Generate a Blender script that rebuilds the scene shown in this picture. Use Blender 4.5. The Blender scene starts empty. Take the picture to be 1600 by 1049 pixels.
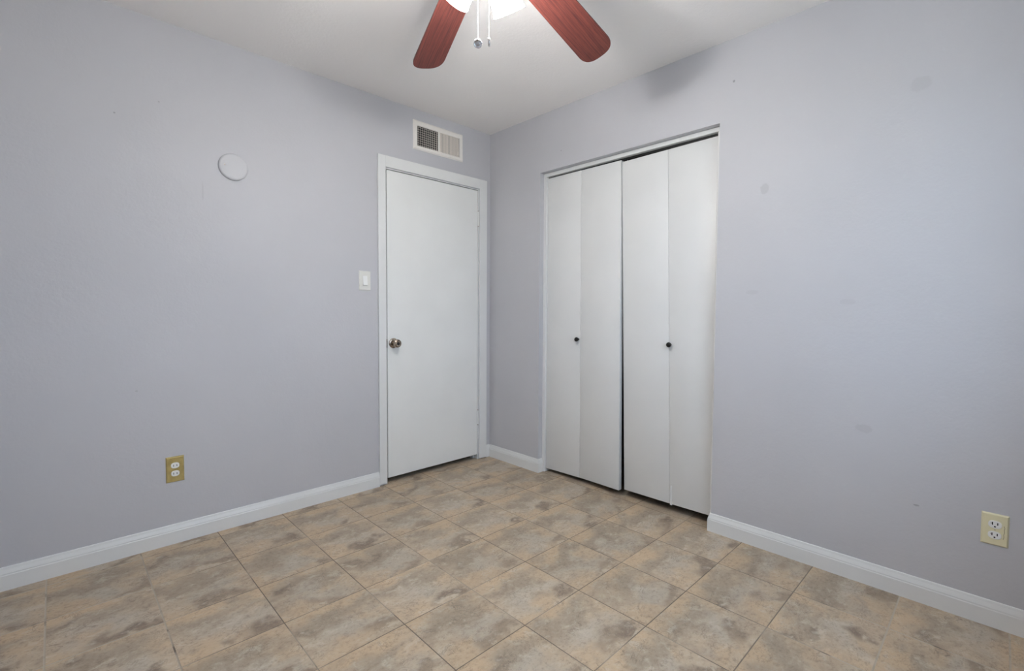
import bpy, bmesh, math, random
from mathutils import Matrix, Vector
PI = math.pi
S = bpy.context.scene
COL = S.collection
random.seed(4)

# ------------------------------------------------------------------ camera
CX, CY, CH = -2.4027, -2.7379, 1.1257
YAW, PIT, ROL = 0.8025, -0.0415, 0.0052
FPX, PPX, PPY = 741.2277, 800.5594, 516.536
fw = Vector((math.cos(YAW)*math.cos(PIT), math.sin(YAW)*math.cos(PIT), math.sin(PIT)))
rt = Vector((math.sin(YAW), -math.cos(YAW), 0))
up = rt.cross(fw)
r2 = rt*math.cos(ROL)+up*math.sin(ROL)
u2 = -rt*math.sin(ROL)+up*math.cos(ROL)
cam = bpy.data.cameras.new('camera')
co = bpy.data.objects.new('camera', cam); COL.objects.link(co)
M = Matrix((r2, u2, -fw)).transposed().to_4x4()
M.translation = Vector((CX, CY, CH))
co.matrix_world = M
cam.sensor_width = 36; cam.sensor_fit = 'HORIZONTAL'
cam.lens = FPX/1600*36
cam.shift_x = (800-PPX)/1600
cam.shift_y = (PPY-524.5)/1600
cam.clip_start = 0.02
S.camera = co

# ------------------------------------------------------------------ light
S.view_settings.view_transform = 'Standard'
S.view_settings.look = 'None'
S.view_settings.exposure = 0.06
S.view_settings.gamma = 1.0
S.view_settings.use_curve_mapping = False
S.cycles.max_bounces = 16; S.cycles.diffuse_bounces = 12
w = bpy.data.worlds.new('sky'); S.world = w; w.use_nodes = True
SKY, SKY_S = (0.63, 0.80, 1.0), 5.8          # daylight from above the horizon
GND, GND_S = (0.72, 0.90, 1.0), 2.6          # sunlit yard below it
wt_ = w.node_tree; wb = wt_.nodes['Background']; wb.inputs['Strength'].default_value = 1
wc = wt_.nodes.new('ShaderNodeTexCoord'); wx = wt_.nodes.new('ShaderNodeSeparateXYZ'); wr = wt_.nodes.new('ShaderNodeMapRange'); wm = wt_.nodes.new('ShaderNodeMix'); wm.data_type = 'RGBA'
wt_.links.new(wc.outputs['Generated'], wx.inputs[0]); wt_.links.new(wx.outputs[2], wr.inputs[0]); wt_.links.new(wr.outputs[0], wm.inputs['Factor']); wt_.links.new(wm.outputs[2], wb.inputs['Color'])
wr.inputs[1].default_value = -.04; wr.inputs[2].default_value = .04
wm.inputs[6].default_value = (*(c*GND_S for c in GND), 1); wm.inputs[7].default_value = (*(c*SKY_S for c in SKY), 1)

RX0, RY0, H = -2.67, -3.04, 2.4509      # room reaches x RX0..0, y RY0..0
WINX = (-1.95, -0.50); WINZ = (0.92, 2.08)
pl = bpy.data.lights.new('window_portal', 'AREA'); pl.shape = 'RECTANGLE'
pl.size = WINX[1]-WINX[0]; pl.size_y = WINZ[1]-WINZ[0]; pl.cycles.is_portal = True
po = bpy.data.objects.new('window_portal', pl); COL.objects.link(po)
po.location = (sum(WINX)/2, RY0-0.10, sum(WINZ)/2); po.rotation_euler = (PI/2, 0, 0)
LAMP = (1.0, .985, .97)
SHADE_E = 36.0
BULB_W = 7.8

# ------------------------------------------------------------------ helpers
MW = {}
def link(o): COL.objects.link(o); return o
def props(o, label=None, cat=None, group=None, kind=None):
    if label: o['label'] = label
    if cat: o['category'] = cat
    if group: o['group'] = group
    if kind: o['kind'] = kind
    return o
def thing(name, label, cat, loc=(0, 0, 0), rz=0, group=None, kind=None):
    o = bpy.data.objects.new(name, None); link(o)
    o.empty_display_size = .05
    o.location = loc; o.rotation_euler = (0, 0, rz)
    MW[o.name] = Matrix.Translation(loc) @ Matrix.Rotation(rz, 4, 'Z')
    return props(o, label, cat, group, kind)
def obj(name, bm, mat, parent=None, world=False, smooth=None, label=None):
    """link a bmesh as ONE mesh object; world=True means the verts are world coordinates"""
    if parent is not None and world:
        bm.transform(MW[parent.name].inverted())
    me = bpy.data.meshes.new(name)
    bmesh.ops.recalc_face_normals(bm, faces=bm.faces)
    if smooth is not None:
        for f in bm.faces: f.smooth = True
    bm.to_mesh(me); bm.free()
    if smooth is not None:
        me.set_sharp_from_angle(angle=math.radians(smooth))
    me.materials.append(mat)
    o = bpy.data.objects.new(name, me); link(o)
    if parent is not None:
        o.parent = parent
        MW[o.name] = MW[parent.name]
    else: MW[o.name] = Matrix.Identity(4)
    if label: o['label'] = label
    return o
def BM(): return bmesh.new()
def hexa(bm, pts, bevel=0, seg=2):
    """8 points: 4 of one face ring, then the 4 opposite"""
    vs = [bm.verts.new(p) for p in pts]
    fs = [bm.faces.new([vs[i] for i in q]) for q in ((0,1,2,3),(7,6,5,4),(0,4,5,1),(1,5,6,2),(2,6,7,3),(3,7,4,0))]
    if bevel:
        es = {e for f in fs for e in f.edges}
        bmesh.ops.bevel(bm, geom=list(es), offset=bevel, segments=seg, profile=.5, affect='EDGES')
    return bm
def box(bm, lo, hi, bevel=0, seg=2):
    (a, b, c), (d, e, f) = lo, hi
    return hexa(bm, [(a,b,c),(d,b,c),(d,e,c),(a,e,c),(a,b,f),(d,b,f),(d,e,f),(a,e,f)], bevel, seg)
def lathe(bm, prof, n=32, mat=Matrix.Identity(4), caps=True):
    """prof: (radius, height) along local z"""
    rings = []
    for r, z in prof:
        if r < 1e-6: rings.append([bm.verts.new(mat @ Vector((0, 0, z)))])
        else: rings.append([bm.verts.new(mat @ Vector((r*math.cos(2*PI*k/n), r*math.sin(2*PI*k/n), z))) for k in range(n)])
    for a, b in zip(rings, rings[1:]):
        for k in range(n):
            k2 = (k+1) % n
            if len(a) == 1 and len(b) == 1: continue
            if len(a) == 1: bm.faces.new((a[0], b[k], b[k2]))
            elif len(b) == 1: bm.faces.new((a[k2], a[k], b[0]))
            else: bm.faces.new((a[k], a[k2], b[k2], b[k]))
    if caps:
        if len(rings[0]) > 1: bm.faces.new(rings[0])
        if len(rings[-1]) > 1: bm.faces.new(rings[-1])
    return bm
def extrude_profile(bm, prof, a, b, frame):
    """prof: closed list of (d, z); frame(d, z, t) -> world point, swept from t=a to t=b"""
    A = [bm.verts.new(frame(d, z, a)) for d, z in prof]
    B = [bm.verts.new(frame(d, z, b)) for d, z in prof]
    n = len(prof)
    for i in range(n):
        j = (i+1) % n
        bm.faces.new((A[i], A[j], B[j], B[i]))
    bm.faces.new(A); bm.faces.new(B)
    return bm
def orient(direction, at=(0, 0, 0)):
    d = Vector(direction).normalized()
    return Matrix.Translation(at) @ d.to_track_quat('Z', 'Y').to_matrix().to_4x4()

# ------------------------------------------------------------------ materials
class NT:
    def __init__(s, name):
        s.m = bpy.data.materials.new(name); s.m.use_nodes = True
        s.t = s.m.node_tree; s.b = s.t.nodes['Principled BSDF']
    def n(s, t, **kw):
        x = s.t.nodes.new(t)
        for k, v in kw.items(): setattr(x, k, v)
        return x
    def put(s, sock, v):
        if hasattr(v, 'is_linked') or isinstance(v, bpy.types.NodeSocket): s.t.links.new(v, sock)
        elif v is not None: sock.default_value = v
    def math(s, op, a, b=None, c=None, clamp=False):
        x = s.n('ShaderNodeMath', operation=op); x.use_clamp = clamp
        s.put(x.inputs[0], a); s.put(x.inputs[1], b) if b is not None else None
        if c is not None: s.put(x.inputs[2], c)
        return x.outputs[0]
    def sm(s, v, lo, hi, a=0., b=1.):
        x = s.n('ShaderNodeMapRange'); x.interpolation_type = 'SMOOTHSTEP'
        for i, q in enumerate((v, lo, hi, a, b)): s.put(x.inputs[i], q)
        return x.outputs[0]
    def mix(s, f, a, b, mode='MIX'):
        x = s.n('ShaderNodeMix', data_type='RGBA', blend_type=mode)
        s.put(x.inputs['Factor'], f)
        s.put(x.inputs[6], (*a, 1) if isinstance(a, tuple) and len(a) == 3 else a)
        s.put(x.inputs[7], (*b, 1) if isinstance(b, tuple) and len(b) == 3 else b)
        return x.outputs[2]
    def coord(s): return s.n('ShaderNodeTexCoord').outputs['Object']
    def vec(s, x, y, z):
        c = s.n('ShaderNodeCombineXYZ'); s.put(c.inputs[0], x); s.put(c.inputs[1], y); s.put(c.inputs[2], z); return c.outputs[0]
    def sep(s, v):
        c = s.n('ShaderNodeSeparateXYZ'); s.put(c.inputs[0], v); return c.outputs
    def noise(s, v, scale, detail=2, rough=.5, dist=0., out='Fac'):
        x = s.n('ShaderNodeTexNoise'); s.put(x.inputs['Vector'], v)
        x.inputs['Scale'].default_value = scale; x.inputs['Detail'].default_value = detail
        x.inputs['Roughness'].default_value = rough; x.inputs['Distortion'].default_value = dist
        return x.outputs[out]
    def bump(s, h, strength=.3, dist=.01, nrm=None):
        x = s.n('ShaderNodeBump'); s.put(x.inputs['Height'], h)
        x.inputs['Strength'].default_value = strength; x.inputs['Distance'].default_value = dist
        if nrm is not None: s.put(x.inputs['Normal'], nrm)
        return x.outputs[0]
    def done(s, col=None, rough=None, metal=None, nrm=None, spec=None, emit=None, es=0):
        if col is not None: s.put(s.b.inputs['Base Color'], (*col, 1) if isinstance(col, tuple) else col)
        if rough is not None: s.put(s.b.inputs['Roughness'], rough)
        if metal is not None: s.b.inputs['Metallic'].default_value = metal
        if spec is not None: s.b.inputs['Specular IOR Level'].default_value = spec
        if nrm is not None: s.put(s.b.inputs['Normal'], nrm)
        if emit is not None:
            s.b.inputs['Emission Color'].default_value = (*emit, 1); s.b.inputs['Emission Strength'].default_value = es
        return s.m
def srgb(r, g, b):
    f = lambda c: (c/255/12.92) if c/255 <= .04045 else ((c/255+.055)/1.055)**2.4
    return (f(r), f(g), f(b))

def wall_paint(name, spots=(), along=0):
    """lavender grey paint over orange-peel texture; spots: (t, z, radius_t, radius_z, depth) marks on the paint"""
    m = NT(name); c = m.coord(); X = m.sep(c)
    peel = m.noise(c, 95, 2, .5)
    lump = m.noise(c, 28, 3, .55)
    h = m.math('ADD', m.math('MULTIPLY', peel, .45), m.math('MULTIPLY', lump, .8))
    tone = m.noise(c, 1.3, 3, .5)
    col = m.mix(m.sm(tone, .3, .7), srgb(189, 189, 193), srgb(193, 193, 197))
    t = X[along]
    for (a, z, ra, rz, d) in spots:
        da = m.math('DIVIDE', m.math('SUBTRACT', t, a), ra)
        dz = m.math('DIVIDE', m.math('SUBTRACT', X[2], z), rz)
        wob = m.math('MULTIPLY', m.math('SUBTRACT', m.noise(c, 35, 3, .6), .5), .9)
        r = m.math('ADD', m.math('SQRT', m.math('ADD', m.math('MULTIPLY', da, da), m.math('MULTIPLY', dz, dz))), wob)
        f = m.sm(r, .75, 1.1, d, 0.)
        col = m.mix(f, col, srgb(70, 68, 68))
    return m.done(col, .5, nrm=m.bump(h, .22, .004), spec=.4)
def white_paint(name, c=(222, 223, 220), rough=.38, grain=True, bump=.08):
    m = NT(name); k = m.coord()
    X = m.sep(k)
    v = m.vec(X[0], X[1], m.math('MULTIPLY', X[2], .12)) if grain else k
    n = m.noise(v, 60, 3, .6)
    big = m.noise(k, 3.2, 2, .5)
    col = m.mix(m.sm(big, .3, .75), srgb(*c), srgb(*(int(q*.985) for q in c)))
    return m.done(col, rough, nrm=m.bump(n, bump, .002))

W_R = wall_paint('wall_paint_right', [(-1.943, 1.701, .022, .026, .14), (-2.49, 2.0, .035, .03, .07), (-2.352, .645, .03, .018, .10),
                 (-1.79, 2.245, .006, .006, .45), (-2.526, .375, .010, .004, .35), (-1.90, 1.22, .03, .012, .06), (-2.28, 1.17, .03, .014, .06), (-.70, 2.17, .005, .004, .3)], 1)
W_L = wall_paint('wall_paint_left', [(-1.865, 1.70, .004, .05, .10), (-2.19, 1.985, .004, .004, .35), (-2.03, 2.08, .004, .003, .3), (-2.14, .75, .006, .004, .2)], 0)
W_B = wall_paint('wall_paint_back')
TRIM = white_paint('trim_enamel', (224, 225, 224), .32, False, .03)
DOORW = white_paint('door_enamel', (229, 230, 228), .40, True, .10)
PANELW = white_paint('closet_panel_paint', (222, 223, 222), .42, True, .12)
CLOSET_IN = NT('closet_interior').done(srgb(120, 118, 114), .8)
DARK = NT('dark_gap').done(srgb(14, 13, 12), .6)
m = NT('ceiling_paint'); k = m.coord()
hh = m.math('ADD', m.noise(k, 75, 3, .6), m.math('MULTIPLY', m.noise(k, 22, 2, .5), .7))
CEIL = m.done(m.mix(m.sm(m.noise(k, 1.1, 2), .3, .7), srgb(242, 239, 237), srgb(244, 242, 240)), .75, nrm=m.bump(hh, .22, .005), spec=.2)
BRASS = NT('brass')
kk = BRASS.coord(); BRASS = BRASS.done(BRASS.mix(BRASS.sm(BRASS.noise(kk, 40, 3), .35, .7), srgb(214, 194, 132), srgb(190, 172, 112)), .27, .7)
IVORY = NT('ivory_plastic').done(srgb(224, 217, 182), .35)
IVORY_D = NT('ivory_crack').done(srgb(120, 110, 80), .6)
WPLAST = NT('white_plastic').done(srgb(236, 236, 234), .3)
SWP = NT('switch_plastic').done(srgb(221, 220, 214), .32)
VENTW = NT('vent_enamel').done(srgb(232, 228, 222), .4)
VENTG = NT('vent_louver_enamel').done(srgb(212, 204, 196), .5)
BLACKM = NT('black_knob_metal').done(srgb(26, 24, 23), .35, .3)
NICKEL = NT('aged_nickel')
kk = NICKEL.coord(); NICKEL = NICKEL.done(NICKEL.mix(NICKEL.sm(NICKEL.noise(kk, 60, 2), .4, .6), srgb(186, 172, 156), srgb(134, 120, 108)), .24, 1.0)
CHROME = NT('polished_chrome').done(srgb(225, 225, 228), .22, 1.0)
FANMET = NT('brushed_nickel_fan').done(srgb(180, 178, 175), .3, 1.0)
SHADE = NT('frosted_glass_lit').done((.9, .9, .88), .4, emit=LAMP, es=SHADE_E)
BULB = NT('lit_bulb').done((1, 1, 1), .4, emit=LAMP, es=SHADE_E*1.5)
# mahogany blade: grain along local x
m = NT('mahogany_blade'); k = m.coord(); X = m.sep(k)
g = m.noise(m.vec(m.math('MULTIPLY', X[0], 1.6), m.math('MULTIPLY', X[1], 70.), X[2]), 2.6, 6, .66, .35)
g2 = m.noise(m.vec(m.math('MULTIPLY', X[0], 14.), m.math('MULTIPLY', X[1], 240.), 0.), 2.0, 2, .5)
col = m.mix(m.sm(g, .32, .68), srgb(70, 37, 36), srgb(110, 58, 50))
col = m.mix(m.math('MULTIPLY', m.sm(g2, .52, .72), .45), col, srgb(58, 30, 30))
WOOD = m.done(col, .42, spec=.35)

# floor: 30.5 cm printed stone tiles
TX, OX, TY, OY = 0.3088, -2.4526, 0.3015, 0.2249
def make_floor_mat():
    m = NT('stone_tile'); c = m.coord(); X = m.sep(c)
    U = m.math('DIVIDE', m.math('SUBTRACT', X[0], OX), TX)
    V = m.math('DIVIDE', m.math('SUBTRACT', OY, X[1]), TY)
    iu, iv = m.math('FLOOR', U), m.math('FLOOR', V)
    fu, fv = m.math('SUBTRACT', U, iu), m.math('SUBTRACT', V, iv)
    wn = m.n('ShaderNodeTexWhiteNoise', noise_dimensions='3D'); m.put(wn.inputs['Vector'], m.vec(iu, iv, 3.7))
    R = m.sep(wn.outputs['Color'])
    off = m.math('MULTIPLY', R[0], 60.); off2 = m.math('MULTIPLY', R[1], 40.)
    v1 = m.vec(m.math('ADD', fu, off), m.math('MULTIPLY', fv, 1.25), off2)
    n_big = m.noise(v1, 1.7, 2, .5, .3)
    n_b2 = m.noise(m.vec(m.math('ADD', fu, off2), fv, off), 1.9, 2, .5, .3)
    n_mid = m.noise(v1, 5.0, 7, .68, .4)
    n_fine = m.noise(v1, 19, 6, .75)
    # the printed pattern is warped a little differently on every tile
    wu = m.math('ADD', fu, m.math('MULTIPLY', m.math('SUBTRACT', n_big, .5), 1.5))
    wv = m.math('ADD', fv, m.math('MULTIPLY', m.math('SUBTRACT', n_b2, .5), 1.1))
    wv = m.math('ADD', wv, m.math('MULTIPLY', m.math('SUBTRACT', n_mid, .5), .42))
    wu = m.math('ADD', wu, m.math('MULTIPLY', m.math('SUBTRACT', n_fine, .5), .30))
    def patch(cu, cv, ru, rv, soft=.55):
        du = m.math('DIVIDE', m.math('SUBTRACT', wu, cu), ru); dv = m.math('DIVIDE', m.math('SUBTRACT', wv, cv), rv)
        rr = m.math('SQRT', m.math('ADD', m.math('MULTIPLY', du, du), m.math('MULTIPLY', dv, dv)))
        return m.sm(rr, 1.-soft, 1.+soft*.6, 1., 0.)
    col = m.mix(m.sm(n_mid, .40, .60), FC['beige2'], FC['beige'])
    # warm ochre along the edge nearest the left wall, one lower corner and the right side
    col = m.mix(m.math('MULTIPLY', m.sm(wv, -.05, .30, 1., 0.), .60), col, FC['ochre'])
    col = m.mix(m.math('MULTIPLY', patch(.12, .92, .42, .22, .9), .48), col, FC['ochre'])
    col = m.mix(m.math('MULTIPLY', patch(.95, .48, .22, .20, .9), .45), col, FC['ochre'])
    # taupe cloud across the upper half, pale grey field in the middle
    col = m.mix(m.math('MULTIPLY', patch(.50, .30, .52, .22, .95), .66), col, FC['taupe'])
    col = m.mix(m.math('MULTIPLY', patch(.52, .63, .38, .18, .95), .55), col, FC['grey'])
    # mottled brown blotch near the far corner
    cu = m.math('ADD', .62, m.math('MULTIPLY', R[2], .28))
    bl = m.math('MULTIPLY', patch(cu, .90, .25, .13, .7), m.sm(n_mid, .30, .58, .45, 1.))
    col = m.mix(m.math('MULTIPLY', bl, m.math('ADD', .45, m.math('MULTIPLY', R[0], .4))), col, FC['dark'])
    b2 = m.math('MULTIPLY', patch(.10, .34, .20, .12, .7), m.sm(n_mid, .35, .6))
    col = m.mix(m.math('MULTIPLY', b2, m.math('MULTIPLY', R[1], .8)), col, FC['dark'])
    # fine mottling: lighter crust and darker pits
    col = m.mix(m.math('MULTIPLY', m.sm(n_mid, .54, .68), .50), col, FC['pale'])
    col = m.mix(m.math('MULTIPLY', m.sm(n_mid, .44, .33), .34), col, FC['taupe'])
    col = m.mix(m.math('MULTIPLY', m.sm(n_fine, .48, .36), .34), col, FC['dark'])
    col = m.mix(m.math('MULTIPLY', m.sm(n_fine, .53, .66), .22), col, FC['pale'])
    # hair cracks
    for sc, wd, am in ((2.4, .008, .55), (6.0, .018, .45)):
        vn = m.math('ABSOLUTE', m.math('SUBTRACT', m.noise(v1, sc, 5, .62, .8), .5))
        vm = m.math('MULTIPLY', m.sm(vn, .0, wd, 1., 0.), m.sm(m.noise(v1, 3.1, 2), .46, .60))
        col = m.mix(m.math('MULTIPLY', vm, am), col, FC['dark'])
    tint = m.math('ADD', .94, m.math('MULTIPLY', R[0], .12))
    col = m.mix(1., col, m.vec(tint, tint, tint), 'MULTIPLY')
    # joints
    eu = m.math('MULTIPLY', m.math('MINIMUM', fu, m.math('SUBTRACT', 1., fu)), TX)
    ev = m.math('MULTIPLY', m.math('MINIMUM', fv, m.math('SUBTRACT', 1., fv)), TY)
    e = m.math('MINIMUM', eu, ev)
    # outer-row joints are wider and lighter; grazing shade is painted into the rest
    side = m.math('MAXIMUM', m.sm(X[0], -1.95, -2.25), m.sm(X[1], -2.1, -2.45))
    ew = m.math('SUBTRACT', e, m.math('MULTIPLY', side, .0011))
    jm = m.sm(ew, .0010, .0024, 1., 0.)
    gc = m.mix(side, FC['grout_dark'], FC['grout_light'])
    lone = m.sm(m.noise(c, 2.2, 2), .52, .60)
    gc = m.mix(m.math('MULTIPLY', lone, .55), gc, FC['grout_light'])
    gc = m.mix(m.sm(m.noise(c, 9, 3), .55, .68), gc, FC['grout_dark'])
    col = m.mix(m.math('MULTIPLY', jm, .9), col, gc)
    h = m.math('ADD', m.sm(e, .0008, .0035), m.math('MULTIPLY', n_fine, .10))
    h = m.math('ADD', h, m.math('MULTIPLY', n_mid, .25))
    rough = m.math('ADD', .36, m.math('MULTIPLY', n_mid, .22))
    return m.done(col, rough, nrm=m.bump(h, .35, .002), spec=.4)
FC = dict(beige2=srgb(174, 156, 134), taupe=srgb(144, 132, 116), beige=srgb(183, 167, 145), pale=srgb(196, 187, 171), ochre=srgb(194, 168, 135),
          grey=srgb(174, 168, 157), dark=srgb(104, 90, 79), grout_dark=srgb(84, 73, 64), grout_light=srgb(176, 166, 150))
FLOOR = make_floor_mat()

# ------------------------------------------------------------------ room shell
T = .12
DX0, DX1, DZ = -0.880, -0.114, 2.022          # entry door opening
CY0, CY1, CZ = -0.515, -1.727, 2.062          # closet opening (y from .. to ..)
def struct(name, bm, mat, label, cat, parent=None):
    o = obj(name, bm, mat, parent); props(o, label, cat, kind='structure'); return o
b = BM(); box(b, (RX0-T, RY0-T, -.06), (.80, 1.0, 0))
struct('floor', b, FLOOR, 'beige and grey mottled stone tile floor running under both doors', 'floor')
b = BM(); box(b, (RX0-T, RY0-T, H), (.80, 1.0, H+.06))
struct('ceiling', b, CEIL, 'white lightly textured ceiling that carries the fan', 'ceiling')
b = BM()
box(b, (RX0-T, 0, 0), (DX0, T, H)); box(b, (DX0, 0, DZ), (DX1, T, H)); box(b, (DX1, 0, 0), (0, T, H))
struct('wall_left', b, W_L, 'pale grey wall on the left with the single door and the air vent', 'wall')
b = BM()
box(b, (0, CY0, 0), (T, T, H)); box(b, (0, CY1, CZ), (T, CY0, H)); box(b, (0, RY0-T, 0), (T, CY1, H))
struct('wall_right', b, W_R, 'pale grey wall on the right with the closet opening', 'wall')
b = BM(); box(b, (RX0-T, RY0, 0), (RX0, 0, H))
struct('wall_back', b, W_B, 'pale grey wall behind the camera on its left', 'wall')
b = BM()
box(b, (RX0-T, RY0-T, 0), (WINX[0], RY0, H)); box(b, (WINX[1], RY0-T, 0), (0, RY0, H))
box(b, (WINX[0], RY0-T, 0), (WINX[1], RY0, WINZ[0])); box(b, (WINX[0], RY0-T, WINZ[1]), (WINX[1], RY0, H))
struct('wall_front', b, W_B, 'pale grey wall behind the camera with the window', 'wall')
# window behind the camera
wt = thing('window_1', 'white framed sliding window behind the camera', 'window', (sum(WINX)/2, RY0-.06, WINZ[0]), kind='structure')
b = BM(); x0, x1 = WINX; z0, z1 = WINZ; f_ = .04; ya, yb = RY0-.085, RY0-.04
box(b, (x0, ya, z0), (x0+f_, yb, z1)); box(b, (x1-f_, ya, z0), (x1, yb, z1)); box(b, (x0+f_, ya, z0), (x1-f_, yb, z0+f_)); box(b, (x0+f_, ya, z1-f_), (x1-f_, yb, z1))
xm = (x0+x1)/2; box(b, (xm-.02, ya, z0+f_), (xm+.02, yb, z1-f_))
obj('window_frame', b, TRIM, wt, True)
gm = bpy.data.materials.new('window_glass'); gm.use_nodes = True; t_ = gm.node_tree; t_.nodes.clear()
o_ = t_.nodes.new('ShaderNodeOutputMaterial'); mx = t_.nodes.new('ShaderNodeMixShader'); tr = t_.nodes.new('ShaderNodeBsdfTransparent'); gl = t_.nodes.new('ShaderNodeBsdfGlossy')
gl.inputs['Roughness'].default_value = .02; mx.inputs[0].default_value = .06
t_.links.new(tr.outputs[0], mx.inputs[1]); t_.links.new(gl.outputs[0], mx.inputs[2]); t_.links.new(mx.outputs[0], o_.inputs[0])
for xa, xb in ((x0+f_, xm-.02), (xm+.02, x1-f_)):
    b = BM(); box(b, (xa, RY0-.065, z0+f_), (xb, RY0-.061, z1-f_)); obj('pane', b, gm, wt, True)
b = BM(); box(b, (x0-.03, RY0-.04, z0-.02), (x1+.03, RY0+.03, z0), .003); obj('window_sill', b, TRIM, wt, True)
# closet interior and the space beyond the door: closed shells
b = BM()
box(b, (.70, CY1-.15, 0), (.75, CY0+.15, H)); box(b, (T, CY0+.10, 0), (.70, CY0+.15, H)); box(b, (T, CY1-.15, 0), (.70, CY1-.10, H))
struct('wall_closet', b, CLOSET_IN, 'unlit inner walls of the closet behind the bifold doors', 'wall')
b = BM()
box(b, (-1.15, .90, 0), (.12, .95, H)); box(b, (-1.20, T, 0), (-1.15, .95, H)); box(b, (.07, T, 0), (.12, .90, H))
struct('wall_hall', b, CLOSET_IN, 'unlit hallway walls beyond the white door', 'wall')

# ------------------------------------------------------------------ baseboards
BP = [(0, 0), (.013, 0), (.013, .060), (.0115, .0635), (.0115, .068), (.0095, .074), (.0065, .083), (.005, .090), (.0035, .0925), (0, .0925)]
def fl(d, z, t): return (t, -d, z)
def fr(d, z, t): return (-d, t, z)
CAS0, CAS1, CAST = -0.935, -0.041, 2.096
b = BM(); extrude_profile(b, BP, RX0, CAS0, fl)
struct('baseboard_left', b, TRIM, 'long white baseboard under the left wall up to the door', 'baseboard')
b = BM(); extrude_profile(b, BP, CAS1, 0, fl)
def wrap(bm, y_in, y_c, side):
    """front run from y_in to the closet corner y_c, mitred round the corner into the opening"""
    s = side
    P0 = [bm.verts.new((-d, y_in, z)) for d, z in BP]
    P1 = [bm.verts.new((-d, y_c+s*d, z)) for d, z in BP]
    P2 = [bm.verts.new((.038, y_c+s*d, z)) for d, z in BP]
    n = len(BP)
    for A, B in ((P0, P1), (P1, P2)):
        for i in range(n):
            j = (i+1) % n; bm.faces.new((A[i], A[j], B[j], B[i]))
    bm.faces.new(P0); bm.faces.new(P2)
wrap(b, 0, CY0, -1)
struct('baseboard_corner', b, TRIM, 'short white baseboard between the white door and the closet', 'baseboard')
b = BM(); wrap(b, RY0, CY1, 1)
struct('baseboard_right', b, TRIM, 'white baseboard running from the closet to the right edge', 'baseboard')

# ------------------------------------------------------------------ entry door
t1 = thing('trim_1', 'white flat casing and jamb around the single door', 'door casing', (-.497, 0, 0), kind='structure')
ci = .052
def casing(bm, lo, hi): box(bm, lo, hi, .0008, 1)
b = BM(); casing(b, (CAS0, -.014, .011), (CAS0+ci, 0, CAST-.0)); obj('side_casing', b, TRIM, t1, True)
b = BM(); casing(b, (CAS1-.068, -.014, .004), (CAS1, 0, CAST)); obj('side_casing', b, TRIM, t1, True)
b = BM(); casing(b, (CAS0+ci, -.014, DZ+.004), (CAS1-.068, 0, CAST)); obj('head_casing', b, TRIM, t1, True)
b = BM()
box(b, (DX0, .0, 0), (DX0+.004, T, DZ)); box(b, (DX1-.004, .0, 0), (DX1, T, DZ)); box(b, (DX0+.004, .0, DZ-.004), (DX1-.004, T, DZ))
box(b, (DX0+.004, .042, 0), (DX0+.016, .08, DZ-.004)); box(b, (DX1-.016, .042, 0), (DX1-.004, .08, DZ-.004)); box(b, (DX0+.016, .042, DZ-.016), (DX1-.016, .08, DZ-.004))
obj('jamb', b, TRIM, t1, True)
d1 = thing('door_1', 'closed flat white slab door with a round metal knob', 'door', (DX1-.006, 0, .035), kind='structure')
LX0, LX1 = DX0+.0120, DX1-.0065
b = BM(); box(b, (LX0, .0015, .036), (LX1, .038, DZ-.0085), .002, 2); obj('door_leaf', b, DOORW, d1, True)
for zc in (1.807, .320):
    b = BM(); 
    for k in range(5):
        z0 = zc-.052+k*.0208
        lathe(b, [(.0055, z0+.0006), (.0055, z0+.0202)], 14, Matrix.Translation((DX1-.0045, -.0035, 0)))
    lathe(b, [(.003, zc-.054), (.003, zc+.054)], 10, Matrix.Translation((DX1-.0045, -.0035, 0)))
    box(b, (LX1-.004, -.0005, zc-.052), (LX1+.002, .0015, zc+.052))
    h_ = obj('hinge', b, TRIM, d1, True, smooth=40)
    b = BM()
    for zz in (zc-.0555, zc+.0555): lathe(b, [(.0001, zz-.003), (.0042, zz-.0018), (.0042, zz+.0018), (.0001, zz+.003)], 12, Matrix.Translation((DX1-.0045, -.0035, 0)))
    obj('hinge_pin', b, NICKEL, h_, True, smooth=50)
KX, KZ = -.826, .912
mt = orient((0, -1, 0), (KX, .0015, KZ))
b = BM(); lathe(b, [(.0325, 0), (.0325, .003), (.030, .0065), (.022, .009), (.015, .010)], 36, mt); rs = obj('rosette', b, NICKEL, d1, True, smooth=35)
b = BM(); lathe(b, [(.0125, .009), (.0115, .020), (.0125, .027), (.0195, .033), (.0255, .041), (.0270, .050), (.0250, .058), (.0195, .062), (.0185, .0605), (.010, .0600), (.0095, .0585), (0, .0585)], 36, mt)
kn = obj('door_knob', b, NICKEL, d1, True, smooth=35)
b = BM(); lathe(b, [(.0085, .0584), (.0085, .0612), (.006, .0622), (0, .0622)], 20, mt); obj('lock_button', b, DARK, kn, True, smooth=35)
b = BM(); box(b, (LX0-.0015, .003, KZ-.028), (LX0+.001, .028, KZ+.028)); obj('latch_plate', b, NICKEL, d1, True)

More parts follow.
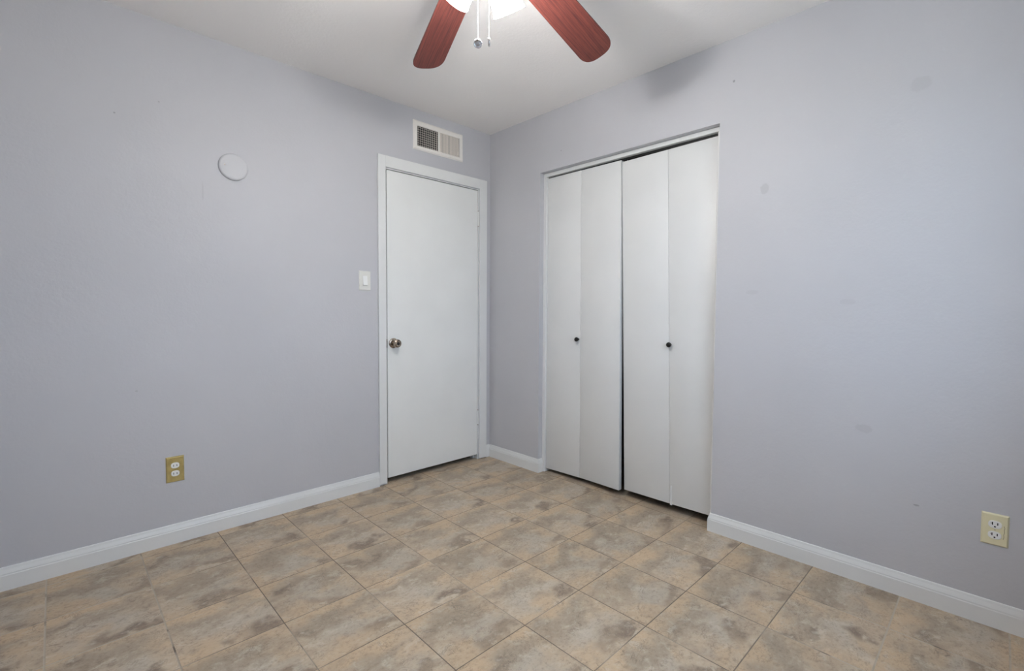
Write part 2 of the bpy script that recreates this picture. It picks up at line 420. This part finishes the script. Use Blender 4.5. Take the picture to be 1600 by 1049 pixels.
# ------------------------------------------------------------------ closet
t2 = thing('trim_2', 'white jamb boards and head track lining the closet opening', 'closet jamb', (.04, (CY0+CY1)/2, 0), kind='structure')
JB = .024
b = BM(); box(b, (.039, CY0-JB, 0), (T, CY0, CZ-JB), .0015, 1); obj('side_jamb', b, TRIM, t2, True)
b = BM(); box(b, (.039, CY1, 0), (T, CY1+JB, CZ-JB), .0015, 1); obj('side_jamb', b, TRIM, t2, True)
b = BM(); box(b, (.039, CY1, CZ-JB), (T, CY0, CZ), .0015, 1); obj('head_jamb', b, TRIM, t2, True)
b = BM()
box(b, (.066, CY1+JB, CZ-JB-.004), (.100, CY0-JB, CZ-JB)); box(b, (.066, CY1+JB, CZ-JB-.012), (.069, CY0-JB, CZ-JB-.004)); box(b, (.097, CY1+JB, CZ-JB-.012), (.100, CY0-JB, CZ-JB-.004))
obj('door_track', b, DARK, t2, True)
XF, PT = .055, .032                       # closet door front plane and thickness
def panel(parent, yl, yr, zb, zt, x=(0, 0, 0, 0), bev=.0015):
    """yl/yr: (bottom, top) y of left/right edge; zb/zt: (left,right) bottom/top; x: forward shift LB,RB,RT,LT"""
    LB = (XF-x[0], yl[0], zb[0]); RB = (XF-x[1], yr[0], zb[1]); RT = (XF-x[2], yr[1], zt[1]); LT = (XF-x[3], yl[1], zt[0])
    pts = [LB, RB, RT, LT]
    b = BM(); hexa(b, pts+[(p[0]+PT, p[1], p[2]) for p in pts], bev, 2)
    return obj('door_panel', b, PANELW, parent, True, smooth=40)
def cknob(parent, y, z, x):
    mt = orient((-1, 0, 0), (x, y, z))
    b = BM(); lathe(b, [(.0075, -.002), (.0065, .006), (.0075, .010), (.0125, .014), (.0145, .020), (.0130, .026), (.0070, .0295), (0, .030)], 28, mt)
    return obj('knob', b, BLACKM, parent, True, smooth=40)
d2 = thing('door_2', 'left white bifold closet door with small black knob', 'closet door', (XF, -.85, .03), kind='structure')
panel(d2, (-.5415, -.5405), (-.8345, -.8225), (.024, .031), (2.030, 2.029), (0, .0008, .0008, 0))
panel(d2, (-.8349, -.8229), (-1.151, -1.1235), (.031, .038), (2.029, 2.027), (.0008, .021, .003, .0008), .0035)
cknob(d2, -.8165, .942, XF-.002)
b = BM()
for y_ in (-.56, -1.10): lathe(b, [(.004, 2.02), (.004, 2.034)], 12, Matrix.Translation((XF+.02, y_, 0)))
obj('pivot_pin', b, CHROME, d2, True)
d3 = thing('door_3', 'right white bifold closet door with small black knob on its fold', 'closet door', (XF, -1.43, .05), kind='structure')
panel(d3, (-1.1765, -1.1285), (-1.4705, -1.4225), (.047, .049), (2.014, 2.019))
panel(d3, (-1.4718, -1.4238), (-1.7015, -1.7005), (.049, .052), (2.019, 2.022), (.0015, 0, 0, 0))
cknob(d3, -1.4585, .942, XF)
b = BM()
for y_ in (-1.155, -1.69): lathe(b, [(.004, 2.008), (.004, 2.034)], 12, Matrix.Translation((XF+.02, y_, 0)))
obj('pivot_pin', b, CHROME, d3, True)
b = BM(); hexa(b, [(XF-.003, -1.474, .043), (XF-.003, -1.4865, .043), (XF-.0015, -1.4845, .155), (XF-.0015, -1.4735, .155), (XF+.004, -1.474, .043), (XF+.004, -1.4865, .043), (XF+.004, -1.4845, .155), (XF+.004, -1.4735, .155)], .001, 1)
obj('edge_strip', b, PANELW, d3, True)

# ------------------------------------------------------------------ wall plates (local: x right, z up, -y out of the wall)
def frustum(bm, w_, h_, d, inset, y0=0., cx=0, cz=0):
    p = lambda W, Hh, y: [(cx-W, y, cz-Hh), (cx+W, y, cz-Hh), (cx+W, y, cz+Hh), (cx-W, y, cz+Hh)]
    hexa(bm, p(w_/2, h_/2, y0)+p(w_/2-inset, h_/2-inset, y0-d), .0006, 1)
def stadium(bm, w_, h_, d, y0, cz, n=40, ex=2.6, inset=.0):
    out = []
    for k in range(n):
        a = 2*PI*k/n; c_, s_ = math.cos(a), math.sin(a)
        out.append((w_/2*math.copysign(abs(c_)**(2/ex), c_), h_/2*math.copysign(abs(s_)**(2/ex), s_)))
    A = [bm.verts.new((x, y0, cz+z)) for x, z in out]
    B = [bm.verts.new((x, y0-d+.0008, cz+z)) for x, z in out]
    C_ = [bm.verts.new((x*.95, y0-d, cz+z*.95)) for x, z in out]
    for P, Q in ((A, B), (B, C_)):
        for k in range(n): bm.faces.new((P[k], P[(k+1) % n], Q[(k+1) % n], Q[k]))
    bm.faces.new(A); bm.faces.new(C_)
def outlet(loc, rz, w_, h_, plate_mat, label, three, rw, rh, sp):
    t = thing('wall_outlet', label, 'outlet', loc, rz, group='wall outlets')
    b = BM(); frustum(b, w_, h_, .0055, .0048); p = obj('cover_plate', b, plate_mat, t)
    for s in (1, -1):
        cz = s*sp
        b = BM(); stadium(b, rw, rh, .0022, -.0052, cz); r_ = obj('receptacle', b, WPLAST, t, smooth=40)
        b = BM(); y = -.0075
        for sx, hh_ in ((-.0066, .0050), (.0066, .0044)):
            zc = cz+(.003 if three else 0)
            box(b, (sx-.0014, y, zc-hh_), (sx+.0014, y+.001, zc+hh_))
        if three:
            lathe(b, [(.0026, 0), (.0026, .0008)], 16, orient((0, -1, 0), (0, y+.0006, cz-.0075)))
            box(b, (-.0115, y, cz+.0028), (-.0063, y+.0009, cz+.0042))
        obj('slots', b, DARK, r_)
    b = BM(); lathe(b, [(.0032, 0), (.0032, .0008), (.002, .0013), (0, .0013)], 18, orient((0, -1, 0), (0, -.0052, 0)))
    sc = obj('screw', b, plate_mat if not three else IVORY, t, smooth=40)
    b = BM(); box(b, (-.0026, -.0068, -.0004), (.0026, -.0062, .0004)); obj('screw_slot', b, DARK, sc)
    return t, p
outlet((-2.003, 0, .358), 0, .0735, .124, BRASS, 'brass-plated duplex outlet low on the left wall', False, .0335, .0275, .0192)
t, p = outlet((0, -2.7415, .3525), -PI/2, .0715, .1155, IVORY, 'ivory duplex outlet with cracked plate low on the right wall', True, .0345, .0275, .0192)
b = BM(); pts_ = [(.0225, .020), (.0245, .012), (.0235, .006), (.0240, -.004), (.0225, -.012), (.0232, -.020), (.0215, -.028)]
for (xa, za), (xb, zb) in zip(pts_, pts_[1:]):
    hexa(b, [(xa-.0005, -.0050, za), (xa+.0006, -.0050, za), (xb+.0006, -.0050, zb), (xb-.0005, -.0050, zb), (xa-.0005, -.0058, za), (xa+.0006, -.0058, za), (xb+.0006, -.0058, zb), (xb-.0005, -.0058, zb)])
obj('crack', b, IVORY_D, p, label='dark crack down the plate')

sw = thing('light_switch', 'white rocker light switch on the left wall beside the door casing', 'light switch', (-1.0225, 0, 1.306))
b = BM(); frustum(b, .0765, .1185, .0055, .0035); obj('cover_plate', b, SWP, sw)
b = BM(); frustum(b, .035, .066, .0010, .0008, -.0053); obj('switch_frame', b, SWP, sw)
b = BM()
hexa(b, [(-.0145, -.006, -.029), (.0145, -.006, -.029), (.0145, -.006, .029), (-.0145, -.006, .029), (-.0145, -.0125, -.029), (.0145, -.0125, -.029), (.0145, -.0068, .029), (-.0145, -.0068, .029)], .0008, 2)
obj('rocker', b, WPLAST, sw)
for z_ in (.0485, -.0485):
    b = BM(); lathe(b, [(.0030, 0), (.0030, .0007), (0, .0011)], 16, orient((0, -1, 0), (0, -.0053, z_)))
    obj('screw', b, SWP, sw)

dc = thing('round_cover_plate', 'round pale blank cover disc high on the left wall', 'cover plate', (-1.7305, 0, 1.845))
b = BM(); lathe(b, [(.0672, 0), (.0672, .004), (.0655, .0085), (.061, .0118), (.056, .0126), (.030, .0132), (0, .0134)], 64, orient((0, -1, 0)))
m = NT('disc_paint'); DISCM = m.done(srgb(197, 197, 200), .5)
obj('disc', b, DISCM, dc, smooth=50)
for sx in (-.040, .040):
    b = BM(); lathe(b, [(.0030, 0), (.0030, .0008), (.0012, .0013), (0, .0013)], 16, orient((0, -1, 0), (sx, -.0124, .004 if sx < 0 else -.004)))
    obj('screw', b, NICKEL if sx < 0 else DISCM, dc, smooth=40)

# ------------------------------------------------------------------ air vent
VX0, VX1, VZ0, VZ1 = -.676, -.264, 2.189, 2.381
vt = thing('air_vent', 'white metal supply air register above the single door', 'air vent', (-.470, 0, VZ0))
b = BM()
IX0, IX1, IZ0, IZ1 = -.645, -.295, 2.215, 2.346
def ring(bm):
    o = [(VX0, VZ0), (VX1, VZ0), (VX1, VZ1), (VX0, VZ1)]
    m_ = [(VX0+.008, VZ0+.008), (VX1-.008, VZ0+.008), (VX1-.008, VZ1-.008), (VX0+.008, VZ1-.008)]
    n_ = [(IX0-.004, IZ0-.004), (IX1+.004, IZ0-.004), (IX1+.004, IZ1+.004), (IX0-.004, IZ1+.004)]
    i = [(IX0, IZ0), (IX1, IZ0), (IX1, IZ1), (IX0, IZ1)]
    rings = [[bm.verts.new((x, y, z)) for x, z in q] for q, y in ((o, 0), (o, -.002), (m_, -.009), (n_, -.009), (i, -.007), (i, -.0005))]
    for a, c_ in zip(rings, rings[1:]+rings[:1]):
        for k in range(4): bm.faces.new((a[k], a[(k+1) % 4], c_[(k+1) % 4], c_[k]))
ring(b); obj('frame', b, VENTW, vt, True)
b = BM(); box(b, (-.4795, -.0085, IZ0), (-.4655, -.0006, IZ1), .001, 1); obj('mullion', b, VENTW, vt, True)
b = BM(); box(b, (IX0, -.0006, IZ0), (IX1, -.0001, IZ1)); obj('duct_opening', b, DARK, vt, True)
def vanes(xa, xb, n, ang, L, mat, th=.0005):
    b = BM()
    for k in range(n):
        xc = xa+(xb-xa)*(k+.5)/n
        d = Vector((math.cos(ang), math.sin(ang), 0)); nn = Vector((-d.y, d.x, 0))*th
        c_ = Vector((xc, -.0042, 0)); A, B = c_-d*L/2, c_+d*L/2
        q = [A-nn, B-nn, B+nn, A+nn]
        hexa(b, [(p.x, p.y, IZ0) for p in q]+[(p.x, p.y, IZ1) for p in q])
    return obj('louvers', b, mat, vt, True)
vanes(IX0+.004, -.4825, 10, math.radians(58), .0056, VENTG, .0013)
b = BM()
for k in range(9):
    z = IZ0+(IZ1-IZ0)*(k+.5)/9; box(b, (IX0+.001, -.0012, z-.0008), (-.4805, -.0007, z+.0008))
obj('rear_bars', b, VENTG, vt, True)
vanes(-.4645, IX1-.002, 14, math.radians(140), .0082, VENTG)
b = BM(); hexa(b, [(-.314, -.0072, 2.228), (-.306, -.0072, 2.228), (-.306, -.0072, 2.233), (-.312, -.0072, 2.233), (-.318, -.012, 2.246), (-.315, -.012, 2.246), (-.313, -.012, 2.250), (-.317, -.012, 2.250)], .0005, 1)
obj('lever', b, VENTG, vt, True)
for x_ in (VX0+.016, VX1-.016):
    b = BM(); lathe(b, [(.004, 0), (.004, .0008), (0, .0018)], 16, orient((0, -1, 0), (x_, -.009, (VZ0+VZ1)/2)))
    obj('screw', b, VENTW, vt, True)

# ------------------------------------------------------------------ ceiling fan
FX, FY = -1.354, -1.527
PHI = math.radians(73.9); DROOP = .247; PITCH = math.radians(-13.1); BZ = 2.379
fan = thing('ceiling_fan', 'ceiling fan with reddish wood blades and lit frosted glass shades', 'ceiling fan', (FX, FY, H))
def FZ(z): return z-H
b = BM(); lathe(b, [(.072, 0), (.072, -.006), (.066, -.018), (.052, -.026), (.050, -.030)], 48); obj('canopy', b, FANMET, fan, smooth=40)
b = BM(); lathe(b, [(.052, -.028), (.090, -.034), (.104, -.046), (.106, -.075), (.098, -.092), (.070, -.100), (.050, -.104)], 48); obj('motor_housing', b, FANMET, fan, smooth=40)
b = BM(); lathe(b, [(.050, -.102), (.052, -.112), (.052, -.160), (.044, -.176), (.020, -.186), (.008, -.190), (.006, -.198), (0, -.200)], 40); obj('switch_housing', b, FANMET, fan, smooth=40)
def blade_pt(r, s, dz=0.):
    return Vector((r, s*math.cos(PITCH), FZ(BZ)+s*math.sin(PITCH)-DROOP*r+dz))
def blade_mesh():
    R0_, R1_ = .185, .660
    hw = lambda r: .058+.025*r
    out = []
    n = 10
    for k in range(41):                       # tip: superellipse end with rounded corners
        a = -PI/2+PI*k/40; L_ = .062; hm = hw(R1_-L_)
        c_, s_ = math.cos(a), math.sin(a)
        out.append((R1_-L_+L_*abs(c_)**(2/2.7), hm*math.copysign(abs(s_)**(2/2.7), s_)))
    for k in range(n+1):
        a = PI/2+PI/2*k/n; rc = .035
        out.append((R0_+rc+rc*math.cos(a), hw(R0_)-rc+rc*math.sin(a)))
    for k in range(n+1):
        a = PI+PI/2*k/n; rc = .035
        out.append((R0_+rc+rc*math.cos(a), -hw(R0_)+rc+rc*math.sin(a)))
    b = BM()
    A = [b.verts.new(blade_pt(r, s, -.003)) for r, s in out]; B = [b.verts.new(blade_pt(r, s, .003)) for r, s in out]
    n_ = len(out)
    for k in range(n_): b.faces.new((A[k], A[(k+1) % n_], B[(k+1) % n_], B[k]))
    b.faces.new(A); b.faces.new(B)
    return b
def iron_mesh():
    b = BM()
    pr = [(.085, .018), (.120, .012), (.165, .016), (.200, .034), (.235, .040), (.262, .030), (.275, .010)]
    top, bot = [], []
    for r, h_ in pr:
        k = min(1, max(0, (r-.10)/.09))
        z = (FZ(2.352)*(1-k)+blade_pt(r, 0).z*k)
        row = []
        for s in (-h_, h_):
            zz = z+s*math.sin(PITCH)*k
            row.append((r, s, zz))
        top.append([b.verts.new((p[0], p[1], p[2]-.0032*k+.002*(1-k))) for p in row]); bot.append([b.verts.new((p[0], p[1], p[2]-.0075)) for p in row])
    for i in range(len(pr)-1):
        for L_ in (top, bot): b.faces.new((L_[i][0], L_[i][1], L_[i+1][1], L_[i+1][0]))
        for s in (0, 1): b.faces.new((top[i][s], top[i+1][s], bot[i+1][s], bot[i][s]))
    for i in (0, -1): b.faces.new((top[i][0], top[i][1], bot[i][1], bot[i][0]))
    return b
bl0 = obj('fan_blade', blade_mesh(), WOOD, fan); ir0 = obj('blade_iron', iron_mesh(), FANMET, bl0)
bl0.rotation_euler = (0, 0, PHI)
for k in range(1, 5):
    c1 = bl0.copy(); COL.objects.link(c1); c1.parent = fan; c1.rotation_euler = (0, 0, PHI-k*2*PI/5)
    c2 = ir0.copy(); COL.objects.link(c2); c2.parent = c1
# light kit: tilted frosted bell shades
TH = math.radians(33); VIEW = YAW
SH = (VIEW-math.radians(38), VIEW+math.radians(82), VIEW+math.radians(202))
for a in SH:
    hd = Vector((math.cos(a), math.sin(a), 0)); ax = (hd*math.sin(TH)-Vector((0, 0, 1))*math.cos(TH)).normalized()
    s0 = hd*.048+Vector((0, 0, FZ(2.262)))
    b = BM(); lathe(b, [(.016, -.012), (.018, .0), (.020, .012), (.0215, .030), (.020, .032)], 28, orient(ax, s0))
    sk = obj('lamp_socket', b, FANMET, fan, smooth=40)
    b = BM()
    prof = [(.0225, .012), (.0300, .018), (.0400, .034), (.0475, .058), (.0520, .086), (.0545, .112), (.0585, .122), (.0570, .1225), (.0525, .113), (.0500, .086), (.0455, .058), (.0380, .035), (.0285, .021)]
    lathe(b, prof, 40, orient(ax, s0), caps=False)
    obj('lamp_shade', b, SHADE, fan, smooth=50)
    b = BM(); lathe(b, [(.012, .030), (.013, .040), (.020, .055), (.0235, .070), (.020, .086), (.010, .095), (0, .097)], 24, orient(ax, s0))
    obj('bulb', b, BULB, sk, smooth=50)
    ld = bpy.data.lights.new('bulb_light', 'POINT'); ld.energy = BULB_W; ld.color = LAMP; ld.shadow_soft_size = .03
    lo = bpy.data.objects.new('bulb_light', ld); COL.objects.link(lo); lo.parent = fan; lo.location = s0+ax*.135
# pull chains
def chain(px, py, z0, z1, fob_dir, br):
    b = BM(); n = int((z0-z1)/.0046)
    for k in range(n):
        z = z0-(k+.5)*(z0-z1)/n
        bmesh.ops.create_icosphere(b, subdivisions=1, radius=br, matrix=Matrix.Translation((px, py, z)))
    lathe(b, [(.0006, z1), (.0006, z0)], 6, Matrix.Translation((px, py, 0)))
    c_ = obj('pull_chain', b, CHROME, fan, smooth=60)
    fd = Vector(fob_dir).normalized()
    mt = orient(fd, (px, py, z1-.0125))
    b = BM(); lathe(b, [(0, -.0034), (.0105, -.0034), (.0130, -.0024), (.0142, 0), (.0130, .0024), (.0115, .0034), (.0095, .0026), (.0060, .0026), (.0050, .0040), (0, .0044)], 32, mt)
    obj('pull_medallion', b, CHROME, c_, smooth=35)
rx_, ry_ = math.sin(VIEW), -math.cos(VIEW)
chain(-.030*rx_-.012*math.cos(VIEW), -.030*ry_-.012*math.sin(VIEW), FZ(2.275), FZ(2.010), (-.62, -.66, -.62), .0013)
chain(.006*rx_-.012*math.cos(VIEW), .006*ry_-.012*math.sin(VIEW), FZ(2.262), FZ(2.015), (.70, -.60, .10), .0010)
